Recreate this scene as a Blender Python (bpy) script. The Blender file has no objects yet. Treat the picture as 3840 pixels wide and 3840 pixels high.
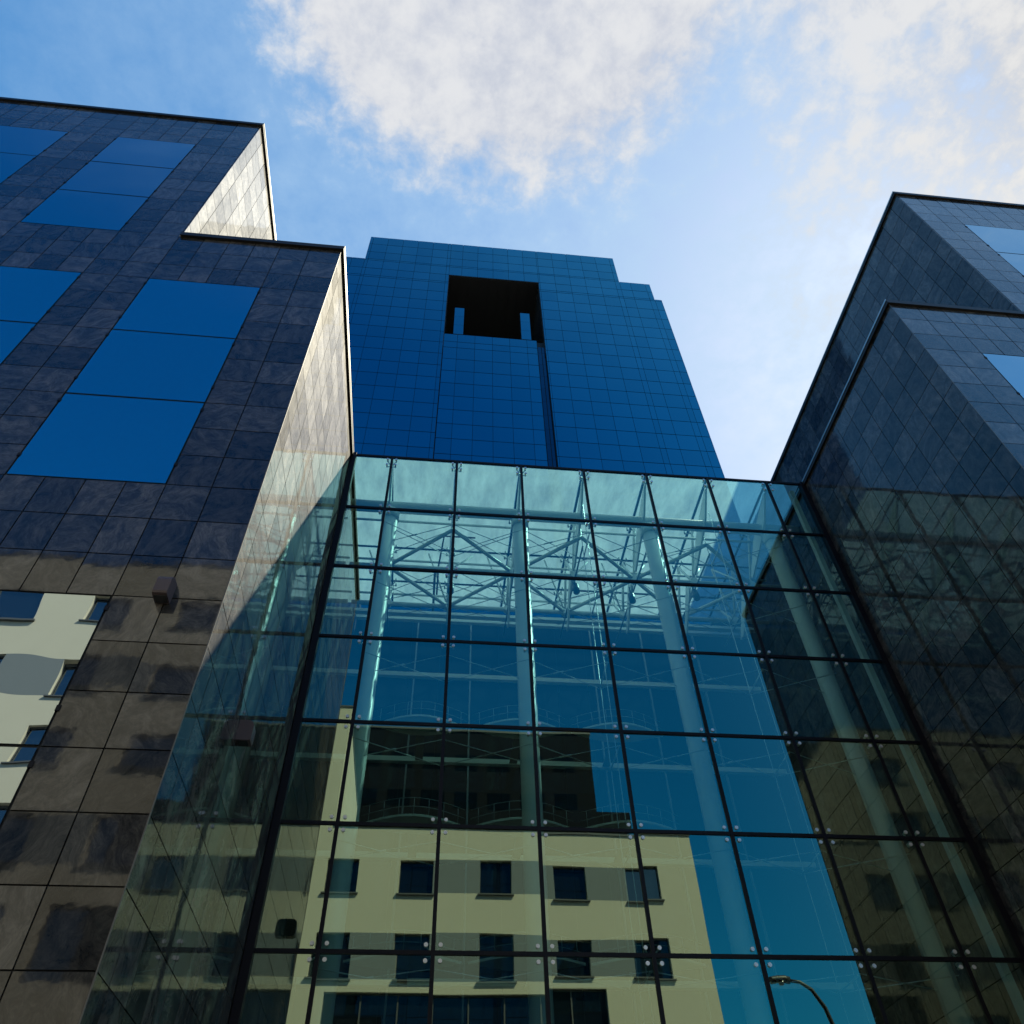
import bpy, math, random
from mathutils import Vector, Matrix

random.seed(7)
sc = bpy.context.scene
H = 1.6                       # eye height above the pavement; measured heights are from the eye

# ------------------------------------------------------------------ camera
cam_data = bpy.data.cameras.new("camera")
cam = bpy.data.objects.new("camera", cam_data)
sc.collection.objects.link(cam)
cam_data.sensor_width = 36.0
cam_data.lens = 36.0 * 2899.28 / 3840.0
cam_data.clip_start = 0.05
cam_data.clip_end = 6000
R_right = Vector((0.9945682, -0.10169214, -0.0221992))
R_up = Vector((-0.06079241, -0.74063554, 0.66915116))
R_fwd = Vector((0.08448893, 0.66416692, 0.74279467))
m = Matrix((R_right, R_up, -R_fwd)).transposed().to_4x4()
m.translation = Vector((0, 0, H))
cam.matrix_world = m
sc.camera = cam

# ------------------------------------------------------------------ world and sun
SUN = Vector((1.30, 1.0, 1.98)).normalized()
SUN_EL = math.asin(SUN.z)
SUN_AZ = math.atan2(SUN.x, SUN.y)
sc.view_settings.view_transform = 'Standard'
sc.view_settings.look = 'None'
sc.view_settings.exposure = 0.5
sc.view_settings.gamma = 1.0
sc.view_settings.use_curve_mapping = False
sc.cycles.max_bounces = 14
sc.cycles.transparent_max_bounces = 24
sc.cycles.glossy_bounces = 8
sc.cycles.diffuse_bounces = 4
sc.cycles.sample_clamp_indirect = 6.0

world = bpy.data.worlds.new("World")
sc.world = world
world.use_nodes = True
wt = world.node_tree
wt.nodes.clear()


def N(t, typ, **kw):
    n = t.nodes.new(typ)
    for k, v in kw.items():
        if k == 'ins':
            for a, b in v.items():
                n.inputs[a].default_value = b
        else:
            setattr(n, k, v)
    return n


def math_node(t, op, a, b=None, c=None, clamp=False):
    n = t.nodes.new('ShaderNodeMath')
    n.operation = op
    n.use_clamp = clamp
    for i, x in enumerate((a, b, c)):
        if x is None:
            continue
        if isinstance(x, (int, float)):
            n.inputs[i].default_value = x
        else:
            t.links.new(x, n.inputs[i])
    return n.outputs[0]


def mixc(t, fac, a, b, blend='MIX'):
    n = t.nodes.new('ShaderNodeMix')
    n.data_type = 'RGBA'
    n.blend_type = blend
    n.clamp_factor = True
    for sock, x in ((n.inputs[0], fac), (n.inputs[6], a), (n.inputs[7], b)):
        if isinstance(x, (int, float)):
            sock.default_value = x
        elif isinstance(x, tuple):
            sock.default_value = x if len(x) == 4 else (*x, 1)
        else:
            t.links.new(x, sock)
    return n.outputs[2]


def ramp(t, x, lo, hi):
    n = t.nodes.new('ShaderNodeMapRange')
    n.interpolation_type = 'SMOOTHSTEP'
    n.inputs['From Min'].default_value = lo
    n.inputs['From Max'].default_value = hi
    t.links.new(x, n.inputs['Value'])
    return n.outputs['Result']


SKY = 0.15
sky = N(wt, 'ShaderNodeTexSky', sky_type='NISHITA')
sky.sun_disc = False
sky.sun_elevation = SUN_EL
sky.sun_rotation = SUN_AZ
sky.air_density = 1.0
sky.dust_density = 0.5
sky.ozone_density = 2.0
hsv = N(wt, 'ShaderNodeHueSaturation', ins={'Hue': 0.499, 'Saturation': 1.55, 'Value': 1.5})
lim = N(wt, 'ShaderNodeVectorMath', operation='SCALE')          # soft shoulder so that the glow round the sun keeps its blue
lim.inputs['Scale'].default_value = 1 / 7.5
wt.links.new(sky.outputs[0], lim.inputs[0])
one = N(wt, 'ShaderNodeVectorMath', operation='ADD')
one.inputs[1].default_value = (1, 1, 1)
wt.links.new(lim.outputs[0], one.inputs[0])
soft = N(wt, 'ShaderNodeVectorMath', operation='DIVIDE')
wt.links.new(sky.outputs[0], soft.inputs[0])
wt.links.new(one.outputs[0], soft.inputs[1])
wt.links.new(soft.outputs[0], hsv.inputs['Color'])
geo = N(wt, 'ShaderNodeTexCoord')
sep = N(wt, 'ShaderNodeSeparateXYZ')
wt.links.new(geo.outputs['Generated'], sep.inputs[0])
zc = math_node(wt, 'MAXIMUM', sep.outputs[2], 0.05)
U = math_node(wt, 'DIVIDE', sep.outputs[0], zc)      # position on a cloud layer one unit overhead
W = math_node(wt, 'DIVIDE', sep.outputs[1], zc)
uv = N(wt, 'ShaderNodeCombineXYZ')
wt.links.new(U, uv.inputs[0])
wt.links.new(W, uv.inputs[1])


def blob(cx, cy, rx, ry):
    a = math_node(wt, 'MULTIPLY', math_node(wt, 'SUBTRACT', U, cx), 1 / rx)
    b = math_node(wt, 'MULTIPLY', math_node(wt, 'SUBTRACT', W, cy), 1 / ry)
    r2 = math_node(wt, 'ADD', math_node(wt, 'MULTIPLY', a, a), math_node(wt, 'MULTIPLY', b, b))
    return math_node(wt, 'SUBTRACT', 1.0, math_node(wt, 'SQRT', r2))


def cloud_noise(scale, detail, rough, dist=0.0, off=0.0):
    mp = N(wt, 'ShaderNodeMapping')
    mp.inputs['Location'].default_value = (off, off * 0.7, off)
    wt.links.new(uv.outputs[0], mp.inputs[0])
    n = N(wt, 'ShaderNodeTexNoise', ins={'Scale': scale, 'Detail': detail, 'Roughness': rough, 'Distortion': dist})
    wt.links.new(mp.outputs[0], n.inputs['Vector'])
    return n.outputs[0]


n_big = cloud_noise(5.0, 8, 0.62, 0.3, 3.1)
n_fine = cloud_noise(26.0, 7, 0.62, 0.15, 1.7)
n_mix = math_node(wt, 'ADD', math_node(wt, 'MULTIPLY', n_big, 1.1), math_node(wt, 'MULTIPLY', n_fine, 0.85))
n_c = math_node(wt, 'SUBTRACT', n_mix, 0.975)          # about zero on average
b_main = math_node(wt, 'MAXIMUM', blob(0.035, 0.085, 0.28, 0.275), blob(-0.02, 0.16, 0.2, 0.16))
f_main = math_node(wt, 'ADD', math_node(wt, 'MULTIPLY', b_main, 1.2), math_node(wt, 'MULTIPLY', n_c, 1.05))
d_main = ramp(wt, f_main, -0.16, 0.36)
b_right = math_node(wt, 'MAXIMUM', blob(0.80, 0.10, 0.50, 0.26), blob(0.42, 0.05, 0.24, 0.14))
f_right = math_node(wt, 'ADD', math_node(wt, 'MULTIPLY', b_right, 0.62), math_node(wt, 'MULTIPLY', n_c, 1.5))
d_right = math_node(wt, 'MULTIPLY', ramp(wt, f_right, -0.25, 0.55), 0.95)
b_veil = blob(0.50, 0.28, 1.15, 0.75)
veil = math_node(wt, 'MULTIPLY', ramp(wt, b_veil, -0.35, 0.8), 0.62)
veil = math_node(wt, 'MULTIPLY', veil, math_node(wt, 'ADD', -0.1, math_node(wt, 'MULTIPLY', n_mix, 1.1)))
cov = math_node(wt, 'MAXIMUM', d_main, d_right)
shade = ramp(wt, n_mix, 0.75, 1.2)
c_cloud = mixc(wt, shade, (0.40 / SKY, 0.43 / SKY, 0.50 / SKY), (0.55 / SKY, 0.56 / SKY, 0.58 / SKY))
warm = ramp(wt, U, 0.3, 0.8)
c_cloud = mixc(wt, warm, c_cloud, mixc(wt, shade, (0.39 / SKY, 0.39 / SKY, 0.41 / SKY), (0.60 / SKY, 0.585 / SKY, 0.56 / SKY)))
q_dir = math_node(wt, 'ADD', math_node(wt, 'MULTIPLY', sep.outputs[0], 0.573), math_node(wt, 'MULTIPLY', sep.outputs[1], 0.82))
deep = N(wt, 'ShaderNodeMapRange', interpolation_type='SMOOTHSTEP')     # clear deep-blue half of the sky opposite the sun
for k_, v_ in (('From Min', -0.52), ('From Max', -0.08), ('To Min', 0.0), ('To Max', 1.0)):
    deep.inputs[k_].default_value = v_
wt.links.new(q_dir, deep.inputs['Value'])
deep_tint = mixc(wt, deep.outputs['Result'], (0.06, 0.50, 0.68), (1.0, 1.0, 1.0))
deep_sky = mixc(wt, 1.0, hsv.outputs[0], deep_tint, 'MULTIPLY')
c_sky = mixc(wt, veil, deep_sky, (0.355 / SKY, 0.50 / SKY, 0.65 / SKY))
c_all = mixc(wt, cov, c_sky, c_cloud)
bg = N(wt, 'ShaderNodeBackground', ins={'Strength': SKY})
wt.links.new(c_all, bg.inputs['Color'])
wo = N(wt, 'ShaderNodeOutputWorld')
wt.links.new(bg.outputs[0], wo.inputs[0])

sun_data = bpy.data.lights.new("sun", 'SUN')
sun_data.energy = 4.6
sun_data.angle = math.radians(0.5)
sun_data.color = (1.0, 0.92, 0.71)
sun = bpy.data.objects.new("sun", sun_data)
sc.collection.objects.link(sun)
sun.rotation_euler = SUN.to_track_quat('Z', 'Y').to_euler()
sun.location = (60, 50, 120)


# ------------------------------------------------------------------ materials
def new_mat(name):
    mt = bpy.data.materials.new(name)
    mt.use_nodes = True
    t = mt.node_tree
    for n in list(t.nodes):
        if n.type != 'OUTPUT_MATERIAL':
            t.nodes.remove(n)
    return mt, t, [n for n in t.nodes if n.type == 'OUTPUT_MATERIAL'][0]


def plain(name, col, rough=0.6, metal=0.0, spec=0.5, var=0.12, scale=3.0):
    mt, t, out = new_mat(name)
    p = N(t, 'ShaderNodeBsdfPrincipled', ins={'Roughness': rough, 'Metallic': metal, 'Specular IOR Level': spec})
    tc = N(t, 'ShaderNodeTexCoord')
    ns = N(t, 'ShaderNodeTexNoise', ins={'Scale': scale, 'Detail': 6, 'Roughness': 0.6})
    t.links.new(tc.outputs['Object'], ns.inputs['Vector'])
    f = math_node(t, 'ADD', 1 - var, math_node(t, 'MULTIPLY', ns.outputs[0], 2 * var))
    c = mixc(t, 1.0, (*col, 1), (1, 1, 1, 1), 'MULTIPLY')
    mul = N(t, 'ShaderNodeVectorMath', operation='SCALE')
    t.links.new(c, mul.inputs[0])
    t.links.new(f, mul.inputs['Scale'])
    t.links.new(mul.outputs[0], p.inputs['Base Color'])
    t.links.new(p.outputs[0], out.inputs[0])
    return mt


def granite_mat(name, polish):
    mt, t, out = new_mat(name)
    tc = N(t, 'ShaderNodeTexCoord')
    gi = N(t, 'ShaderNodeNewGeometry')
    rnd = gi.outputs['Random Per Island']
    off = N(t, 'ShaderNodeCombineXYZ')
    for i, k in enumerate((37.0, 91.0, 53.0)):
        t.links.new(math_node(t, 'MULTIPLY', rnd, k), off.inputs[i])
    add = N(t, 'ShaderNodeVectorMath', operation='ADD')
    t.links.new(tc.outputs['Object'], add.inputs[0])
    t.links.new(off.outputs[0], add.inputs[1])
    rot = N(t, 'ShaderNodeVectorRotate', rotation_type='AXIS_ANGLE')
    rot.inputs['Axis'].default_value = (0.6, 0.6, 0.52)
    t.links.new(add.outputs[0], rot.inputs['Vector'])
    t.links.new(math_node(t, 'MULTIPLY', rnd, 9.0), rot.inputs['Angle'])
    # swirling veins
    warp = N(t, 'ShaderNodeTexNoise', ins={'Scale': 1.1, 'Detail': 3, 'Roughness': 0.5})
    t.links.new(rot.outputs[0], warp.inputs['Vector'])
    wv = N(t, 'ShaderNodeVectorMath', operation='SCALE')
    wv.inputs['Scale'].default_value = 0.8
    t.links.new(warp.outputs['Color'], wv.inputs[0])
    a2 = N(t, 'ShaderNodeVectorMath', operation='ADD')
    t.links.new(rot.outputs[0], a2.inputs[0])
    t.links.new(wv.outputs[0], a2.inputs[1])
    st = N(t, 'ShaderNodeMapping')
    st.inputs['Scale'].default_value = (1.0, 3.2, 1.7)
    t.links.new(a2.outputs[0], st.inputs[0])
    vein = N(t, 'ShaderNodeTexNoise', ins={'Scale': 2.0, 'Detail': 12, 'Roughness': 0.80, 'Distortion': 0.3})
    t.links.new(st.outputs[0], vein.inputs['Vector'])
    grain = N(t, 'ShaderNodeTexNoise', ins={'Scale': 42, 'Detail': 4, 'Roughness': 0.7})
    t.links.new(tc.outputs['Object'], grain.inputs['Vector'])
    v = ramp(t, vein.outputs[0], 0.36, 0.78)
    c = mixc(t, v, (0.012, 0.011, 0.011), (0.135, 0.108, 0.080))
    gr = math_node(t, 'ADD', 0.55, math_node(t, 'MULTIPLY', grain.outputs[0], 0.9))
    tone = math_node(t, 'ADD', 0.5, math_node(t, 'MULTIPLY', rnd, 0.95))
    mul = N(t, 'ShaderNodeVectorMath', operation='SCALE')
    t.links.new(c, mul.inputs[0])
    t.links.new(math_node(t, 'MULTIPLY', gr, tone), mul.inputs['Scale'])
    bump = N(t, 'ShaderNodeBump', ins={'Strength': 0.045, 'Distance': 0.02})
    ub = N(t, 'ShaderNodeTexNoise', ins={'Scale': 3.0, 'Detail': 3, 'Roughness': 0.5})
    t.links.new(rot.outputs[0], ub.inputs['Vector'])
    t.links.new(ub.outputs[0], bump.inputs['Height'])
    p = N(t, 'ShaderNodeBsdfPrincipled', ins={'Roughness': 0.60, 'IOR': 1.5, 'Specular IOR Level': 0.5,
                                              'Coat Weight': polish, 'Coat Roughness': 0.035, 'Coat IOR': 1.6})
    t.links.new(mul.outputs[0], p.inputs['Base Color'])
    t.links.new(bump.outputs[0], p.inputs['Coat Normal'])
    t.links.new(math_node(t, 'MULTIPLY', math_node(t, 'ADD', 0.20, math_node(t, 'MULTIPLY', v, 0.48)), tone), p.inputs['Specular IOR Level'])
    t.links.new(p.outputs[0], out.inputs[0])
    return mt


def mirror_glass(name, base, tint, f0, wav=0.0, wscale=0.8, rough=0.005):
    """coated opaque-looking glazing: dark body under a reflective coat"""
    mt, t, out = new_mat(name)
    tc = N(t, 'ShaderNodeTexCoord')
    d = N(t, 'ShaderNodeBsdfDiffuse', ins={'Color': (*base, 1)})
    g = N(t, 'ShaderNodeBsdfGlossy', ins={'Color': (*tint, 1), 'Roughness': rough})
    gi = N(t, 'ShaderNodeNewGeometry')
    tone = math_node(t, 'ADD', 0.94, math_node(t, 'MULTIPLY', gi.outputs['Random Per Island'], 0.10))
    mul = N(t, 'ShaderNodeVectorMath', operation='SCALE')
    mul.inputs[0].default_value = tint
    t.links.new(tone, mul.inputs['Scale'])
    t.links.new(mul.outputs[0], g.inputs['Color'])
    lw = N(t, 'ShaderNodeLayerWeight', ins={'Blend': 0.5})
    fac = math_node(t, 'ADD', f0, math_node(t, 'MULTIPLY', math_node(t, 'POWER', lw.outputs['Facing'], 5.0), 1 - f0))
    if wav:
        ns = N(t, 'ShaderNodeTexNoise', ins={'Scale': wscale, 'Detail': 1.0, 'Roughness': 0.4})
        t.links.new(tc.outputs['Object'], ns.inputs['Vector'])
        b = N(t, 'ShaderNodeBump', ins={'Strength': 1.0, 'Distance': wav})
        t.links.new(ns.outputs[0], b.inputs['Height'])
        t.links.new(b.outputs[0], g.inputs['Normal'])
    mx = N(t, 'ShaderNodeMixShader')
    t.links.new(fac, mx.inputs[0])
    t.links.new(d.outputs[0], mx.inputs[1])
    t.links.new(g.outputs[0], mx.inputs[2])
    t.links.new(mx.outputs[0], out.inputs[0])
    return mt


def clear_glass(name, trans, tint, f0, dust=0.0, dust_col=(0.8, 0.85, 0.8), wav=0.0):
    """see-through coated glass with some dust that scatters light"""
    mt, t, out = new_mat(name)
    tc = N(t, 'ShaderNodeTexCoord')
    tr = N(t, 'ShaderNodeBsdfTransparent', ins={'Color': (*trans, 1)})
    g = N(t, 'ShaderNodeBsdfGlossy', ins={'Color': (*tint, 1), 'Roughness': 0.0})
    body = tr.outputs[0]
    if dust:
        dn = N(t, 'ShaderNodeTexNoise', ins={'Scale': 2.2, 'Detail': 8, 'Roughness': 0.7})
        mp = N(t, 'ShaderNodeMapping')
        mp.inputs['Scale'].default_value = (1.0, 0.35, 0.35)
        mp.inputs['Rotation'].default_value = (0, 0, 0.6)
        t.links.new(tc.outputs['Object'], mp.inputs[0])
        t.links.new(mp.outputs[0], dn.inputs['Vector'])
        tl = N(t, 'ShaderNodeBsdfTranslucent', ins={'Color': (*dust_col, 1)})
        mx0 = N(t, 'ShaderNodeMixShader')
        fd = math_node(t, 'MULTIPLY', ramp(t, dn.outputs[0], 0.1, 0.9), dust * 0.7)
        fd = math_node(t, 'ADD', fd, dust * 0.5, clamp=True)
        t.links.new(fd, mx0.inputs[0])
        t.links.new(body, mx0.inputs[1])
        t.links.new(tl.outputs[0], mx0.inputs[2])
        body = mx0.outputs[0]
    lw = N(t, 'ShaderNodeLayerWeight', ins={'Blend': 0.5})
    fac = math_node(t, 'ADD', f0, math_node(t, 'MULTIPLY', math_node(t, 'POWER', lw.outputs['Facing'], 5.0), 1 - f0))
    if wav:
        ns = N(t, 'ShaderNodeTexNoise', ins={'Scale': 0.5, 'Detail': 0.5})
        t.links.new(tc.outputs['Object'], ns.inputs['Vector'])
        b = N(t, 'ShaderNodeBump', ins={'Strength': 1.0, 'Distance': wav})
        t.links.new(ns.outputs[0], b.inputs['Height'])
        t.links.new(b.outputs[0], g.inputs['Normal'])
    mx = N(t, 'ShaderNodeMixShader')
    t.links.new(fac, mx.inputs[0])
    t.links.new(body, mx.inputs[1])
    t.links.new(g.outputs[0], mx.inputs[2])
    t.links.new(mx.outputs[0], out.inputs[0])
    return mt


M = {}
M['granite'] = granite_mat("polished_granite", 1.0)
M['dimmed_granite'] = granite_mat("dimmed_granite", 0.72)  # same granite, coat weakened to darken reflections on the right block's side walls
M['joint'] = plain("dark_joint", (0.012, 0.012, 0.014), 0.7)
M['coping'] = plain("dark_bronze_coping", (0.016, 0.012, 0.010), 0.5, 0.0)
M['bright_trim'] = plain("bare_metal_edge", (0.55, 0.53, 0.48), 0.3, 0.8)
M['dull_trim'] = plain("dull_metal_edge", (0.16, 0.15, 0.14), 0.45, 0.5)
M['frame'] = plain("dark_bronze_frame", (0.006, 0.005, 0.008), 0.5, 0.0, 0.25)
M['window'] = mirror_glass("mirror_window_glass", (0.01, 0.015, 0.02), (0.60, 0.70, 0.73), 0.78, 0.016, 0.55)
M['tower'] = mirror_glass("blue_mirror_cladding", (0.004, 0.010, 0.022), (0.12, 0.44, 0.52), 0.78)
M['tower_dark'] = mirror_glass("dark_blue_glass", (0.003, 0.008, 0.020), (0.2, 0.4, 0.52), 0.30)
M['soffit'] = plain("black_soffit", (0.04, 0.04, 0.042), 0.25)
M['atrium'] = clear_glass("green_tinted_glass", (0.52, 0.80, 0.77), (0.60, 0.78, 0.60), 0.42, 0.0, wav=0.002)
M['roof_glass'] = clear_glass("dusty_roof_glass", (0.46, 0.80, 0.86), (0.7, 0.8, 0.75), 0.05, 0.58, (0.68, 0.92, 0.95))
M['white_steel'] = plain("white_painted_steel", (0.78, 0.79, 0.75), 0.4)
M['grey_steel'] = plain("grey_steel", (0.28, 0.30, 0.31), 0.4, 0.3)
M['chrome'] = plain("stainless_steel", (0.82, 0.82, 0.80), 0.35, 0.6)
M['red_pipe'] = plain("dark_red_pipe", (0.10, 0.035, 0.030), 0.5)
M['office'] = mirror_glass("office_glass", (0.006, 0.010, 0.014), (0.30, 0.50, 0.62), 0.02)
M['slab'] = plain("pale_slab_edge", (0.80, 0.79, 0.68), 0.6)
M['plaster'] = plain("beige_plaster", (0.62, 0.57, 0.45), 0.85, var=0.05, scale=0.8)
M['band'] = plain("grey_band_paint", (0.19, 0.21, 0.22), 0.8, var=0.05)
M['sill'] = plain("grey_sill", (0.10, 0.10, 0.10), 0.5)
M['flat_glass'] = mirror_glass("apartment_glass", (0.006, 0.010, 0.016), (0.6, 0.7, 0.8), 0.18)
M['dark_wall'] = plain("dark_brick", (0.005, 0.007, 0.010), 0.9, spec=0.1)
M['dark_pane'] = mirror_glass("dark_pane", (0.003, 0.006, 0.010), (0.14, 0.18, 0.22), 0.02)
M['roof_felt'] = plain("roof_felt", (0.08, 0.08, 0.08), 0.9)
M['asphalt'] = plain("asphalt", (0.05, 0.05, 0.052), 0.9, var=0.2, scale=6)
M['paving'] = plain("paving_slabs", (0.10, 0.098, 0.09), 0.85, var=0.2, scale=2)
M['earth'] = plain("far_ground", (0.13, 0.13, 0.11), 0.95, var=0.3, scale=0.05)
M['paint'] = plain("road_paint", (0.75, 0.75, 0.72), 0.7)
M['lamp_metal'] = plain("dark_lamp_metal", (0.035, 0.036, 0.038), 0.45, 0.4)
M['lamp_brown'] = plain("brown_lamp_housing", (0.11, 0.075, 0.072), 0.45)
M['lamp_lens'] = plain("dull_lens", (0.05, 0.05, 0.05), 0.2)
M['black'] = plain("black_metal", (0.012, 0.013, 0.014), 0.4)


# ------------------------------------------------------------------ mesh helpers
class MB:
    def __init__(self):
        self.v, self.f, self.mi, self.sm = [], [], [], []

    def quad(self, a, b, c, d, mi=0):
        k = len(self.v)
        self.v += [tuple(a), tuple(b), tuple(c), tuple(d)]
        self.f.append((k, k + 1, k + 2, k + 3))
        self.mi.append(mi)
        self.sm.append(False)

    def box(self, lo, hi, mi=0):
        x0, y0, z0 = lo
        x1, y1, z1 = hi
        k = len(self.v)
        self.v += [(x0, y0, z0), (x1, y0, z0), (x1, y1, z0), (x0, y1, z0), (x0, y0, z1), (x1, y0, z1), (x1, y1, z1), (x0, y1, z1)]
        for q in ((0, 3, 2, 1), (4, 5, 6, 7), (0, 1, 5, 4), (1, 2, 6, 5), (2, 3, 7, 6), (3, 0, 4, 7)):
            self.f.append(tuple(k + i for i in q))
            self.mi.append(mi)
            self.sm.append(False)

    def prism(self, pts, ext, mi=0):
        """polygon pts extruded by vector ext"""
        e = Vector(ext)
        k = len(self.v)
        n = len(pts)
        self.v += [tuple(p) for p in pts] + [tuple(Vector(p) + e) for p in pts]
        self.f.append(tuple(k + i for i in reversed(range(n))))
        self.f.append(tuple(k + n + i for i in range(n)))
        for i in range(n):
            j = (i + 1) % n
            self.f.append((k + i, k + j, k + n + j, k + n + i))
        self.mi += [mi] * (n + 2)
        self.sm += [False] * (n + 2)

    def tube(self, p, q, r, n=10, mi=0, r2=None):
        self.path([p, q], r, n, mi, r2)

    def path(self, pts, r, n=10, mi=0, r2=None):
        pts = [Vector(p) for p in pts]
        k = len(self.v)
        m_ = len(pts)
        ref = None
        for i, p in enumerate(pts):
            d = (pts[min(i + 1, m_ - 1)] - pts[max(i - 1, 0)]).normalized()
            if ref is None:
                ref = Vector((0, 0, 1)) if abs(d.z) < 0.9 else Vector((1, 0, 0))
            a = (ref - d * ref.dot(d)).normalized()
            ref = a
            b = d.cross(a)
            rr = r if r2 is None else r + (r2 - r) * i / (m_ - 1)
            for j in range(n):
                an = 2 * math.pi * j / n
                self.v.append(tuple(p + a * (rr * math.cos(an)) + b * (rr * math.sin(an))))
        for i in range(m_ - 1):
            for j in range(n):
                jj = (j + 1) % n
                self.f.append((k + i * n + j, k + i * n + jj, k + (i + 1) * n + jj, k + (i + 1) * n + j))
                self.mi.append(mi)
                self.sm.append(True)
        self.f.append(tuple(k + j for j in reversed(range(n))))
        self.f.append(tuple(k + (m_ - 1) * n + j for j in range(n)))
        self.mi += [mi, mi]
        self.sm += [False, False]

    def tile(self, P, Nrm, u0, u1, v0, v1, gap, depth, jit=0.0, mi=0, gv=None):
        """flat slab with its front on the plane P(u, v), edges going back by depth"""
        g = gap / 2
        h = g if gv is None else gv / 2
        u0, u1, v0, v1 = u0 + g, u1 - g, v0 + h, v1 - h
        nn = Vector(Nrm)
        a, b, c = (random.uniform(-jit, jit) for _ in range(3))
        offs = (a, b, c, a - b + c)
        k = len(self.v)
        cs = [P(u0, v0), P(u1, v0), P(u1, v1), P(u0, v1)]
        fr = [Vector(p) + nn * o for p, o in zip(cs, offs)]
        bk = [Vector(p) - nn * depth for p in cs]
        self.v += [tuple(p) for p in fr + bk]
        fl = [(0, 1, 2, 3), (0, 4, 5, 1), (1, 5, 6, 2), (2, 6, 7, 3), (3, 7, 4, 0)]
        flip = (fr[1] - fr[0]).cross(fr[2] - fr[0]).dot(nn) < 0
        for q in fl:
            q = tuple(reversed(q)) if flip else q
            self.f.append(tuple(k + i for i in q))
            self.mi.append(mi)
            self.sm.append(False)

    def build(self, name, mats, parent=None):
        me = bpy.data.meshes.new(name)
        me.from_pydata(self.v, [], self.f)
        for m_ in (mats if isinstance(mats, (list, tuple)) else [mats]):
            me.materials.append(M[m_])
        for p, i, s in zip(me.polygons, self.mi, self.sm):
            p.material_index = i
            p.use_smooth = s
        me.update()
        o = bpy.data.objects.new(name, me)
        sc.collection.objects.link(o)
        if parent is not None:
            o.parent = parent
            o.matrix_parent_inverse = Matrix.Translation(-root_of(parent))
        return o


def root_of(o):
    v = Vector((0, 0, 0))
    while o is not None:
        if o.type == 'EMPTY':
            v = v + Vector(o.location)
        o = o.parent
    return v


def thing(name, label, cat, loc, group=None):
    o = bpy.data.objects.new(name, None)
    o.empty_display_size = 0.5
    o.location = loc
    sc.collection.objects.link(o)
    o['label'] = label
    o['category'] = cat
    if group:
        o['group'] = group
    return o


def child(mb, name, mats, parent):
    """mesh given in world coordinates, stored under its thing"""
    me_o = mb.build(name, mats)
    base = root_of(parent)
    for v in me_o.data.vertices:
        v.co = v.co - base
    me_o.parent = parent
    return me_o


def dup(o, parent, loc):
    c = o.copy()
    sc.collection.objects.link(c)
    c.parent = parent
    c.location = loc
    return c


# ------------------------------------------------------------------ ground
mb = MB()
mb.quad((-2500, -2500, -0.16), (2500, -2500, -0.16), (2500, 2500, -0.16), (-2500, 2500, -0.16))
g = mb.build('ground', 'earth')
g['kind'] = 'structure'
mb = MB()
mb.box((-90, -5.5, -0.15), (90, 70, 0.0))
g = mb.build('pavement', 'paving')
g['kind'] = 'structure'
mb = MB()
mb.quad((-90, -13, -0.13), (90, -13, -0.13), (90, -5.5, -0.13), (-90, -5.5, -0.13))
g = mb.build('road', 'asphalt')
g['kind'] = 'structure'
mb = MB()
for i in range(-15, 16):
    mb.quad((i * 6, -9.3, -0.126), (i * 6 + 3, -9.3, -0.126), (i * 6 + 3, -9.18, -0.126), (i * 6, -9.18, -0.126))
g = mb.build('road_marking', 'paint')
g['kind'] = 'structure'
mb = MB()
mb.box((-90, -40, -0.15), (90, -13, 0.0))
g = mb.build('far_pavement', 'paving')
g['kind'] = 'structure'


# ------------------------------------------------------------------ granite blocks
def frange(a, b, n):
    return [a + (b - a) * i / n for i in range(n + 1)]


ROOF_LO, ROOF_UP = 18.94, 28.0
XC, XS = -3.013, -6.91          # corner of the low part, side of the tall part (left block)
BAY = 3.72


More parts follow.
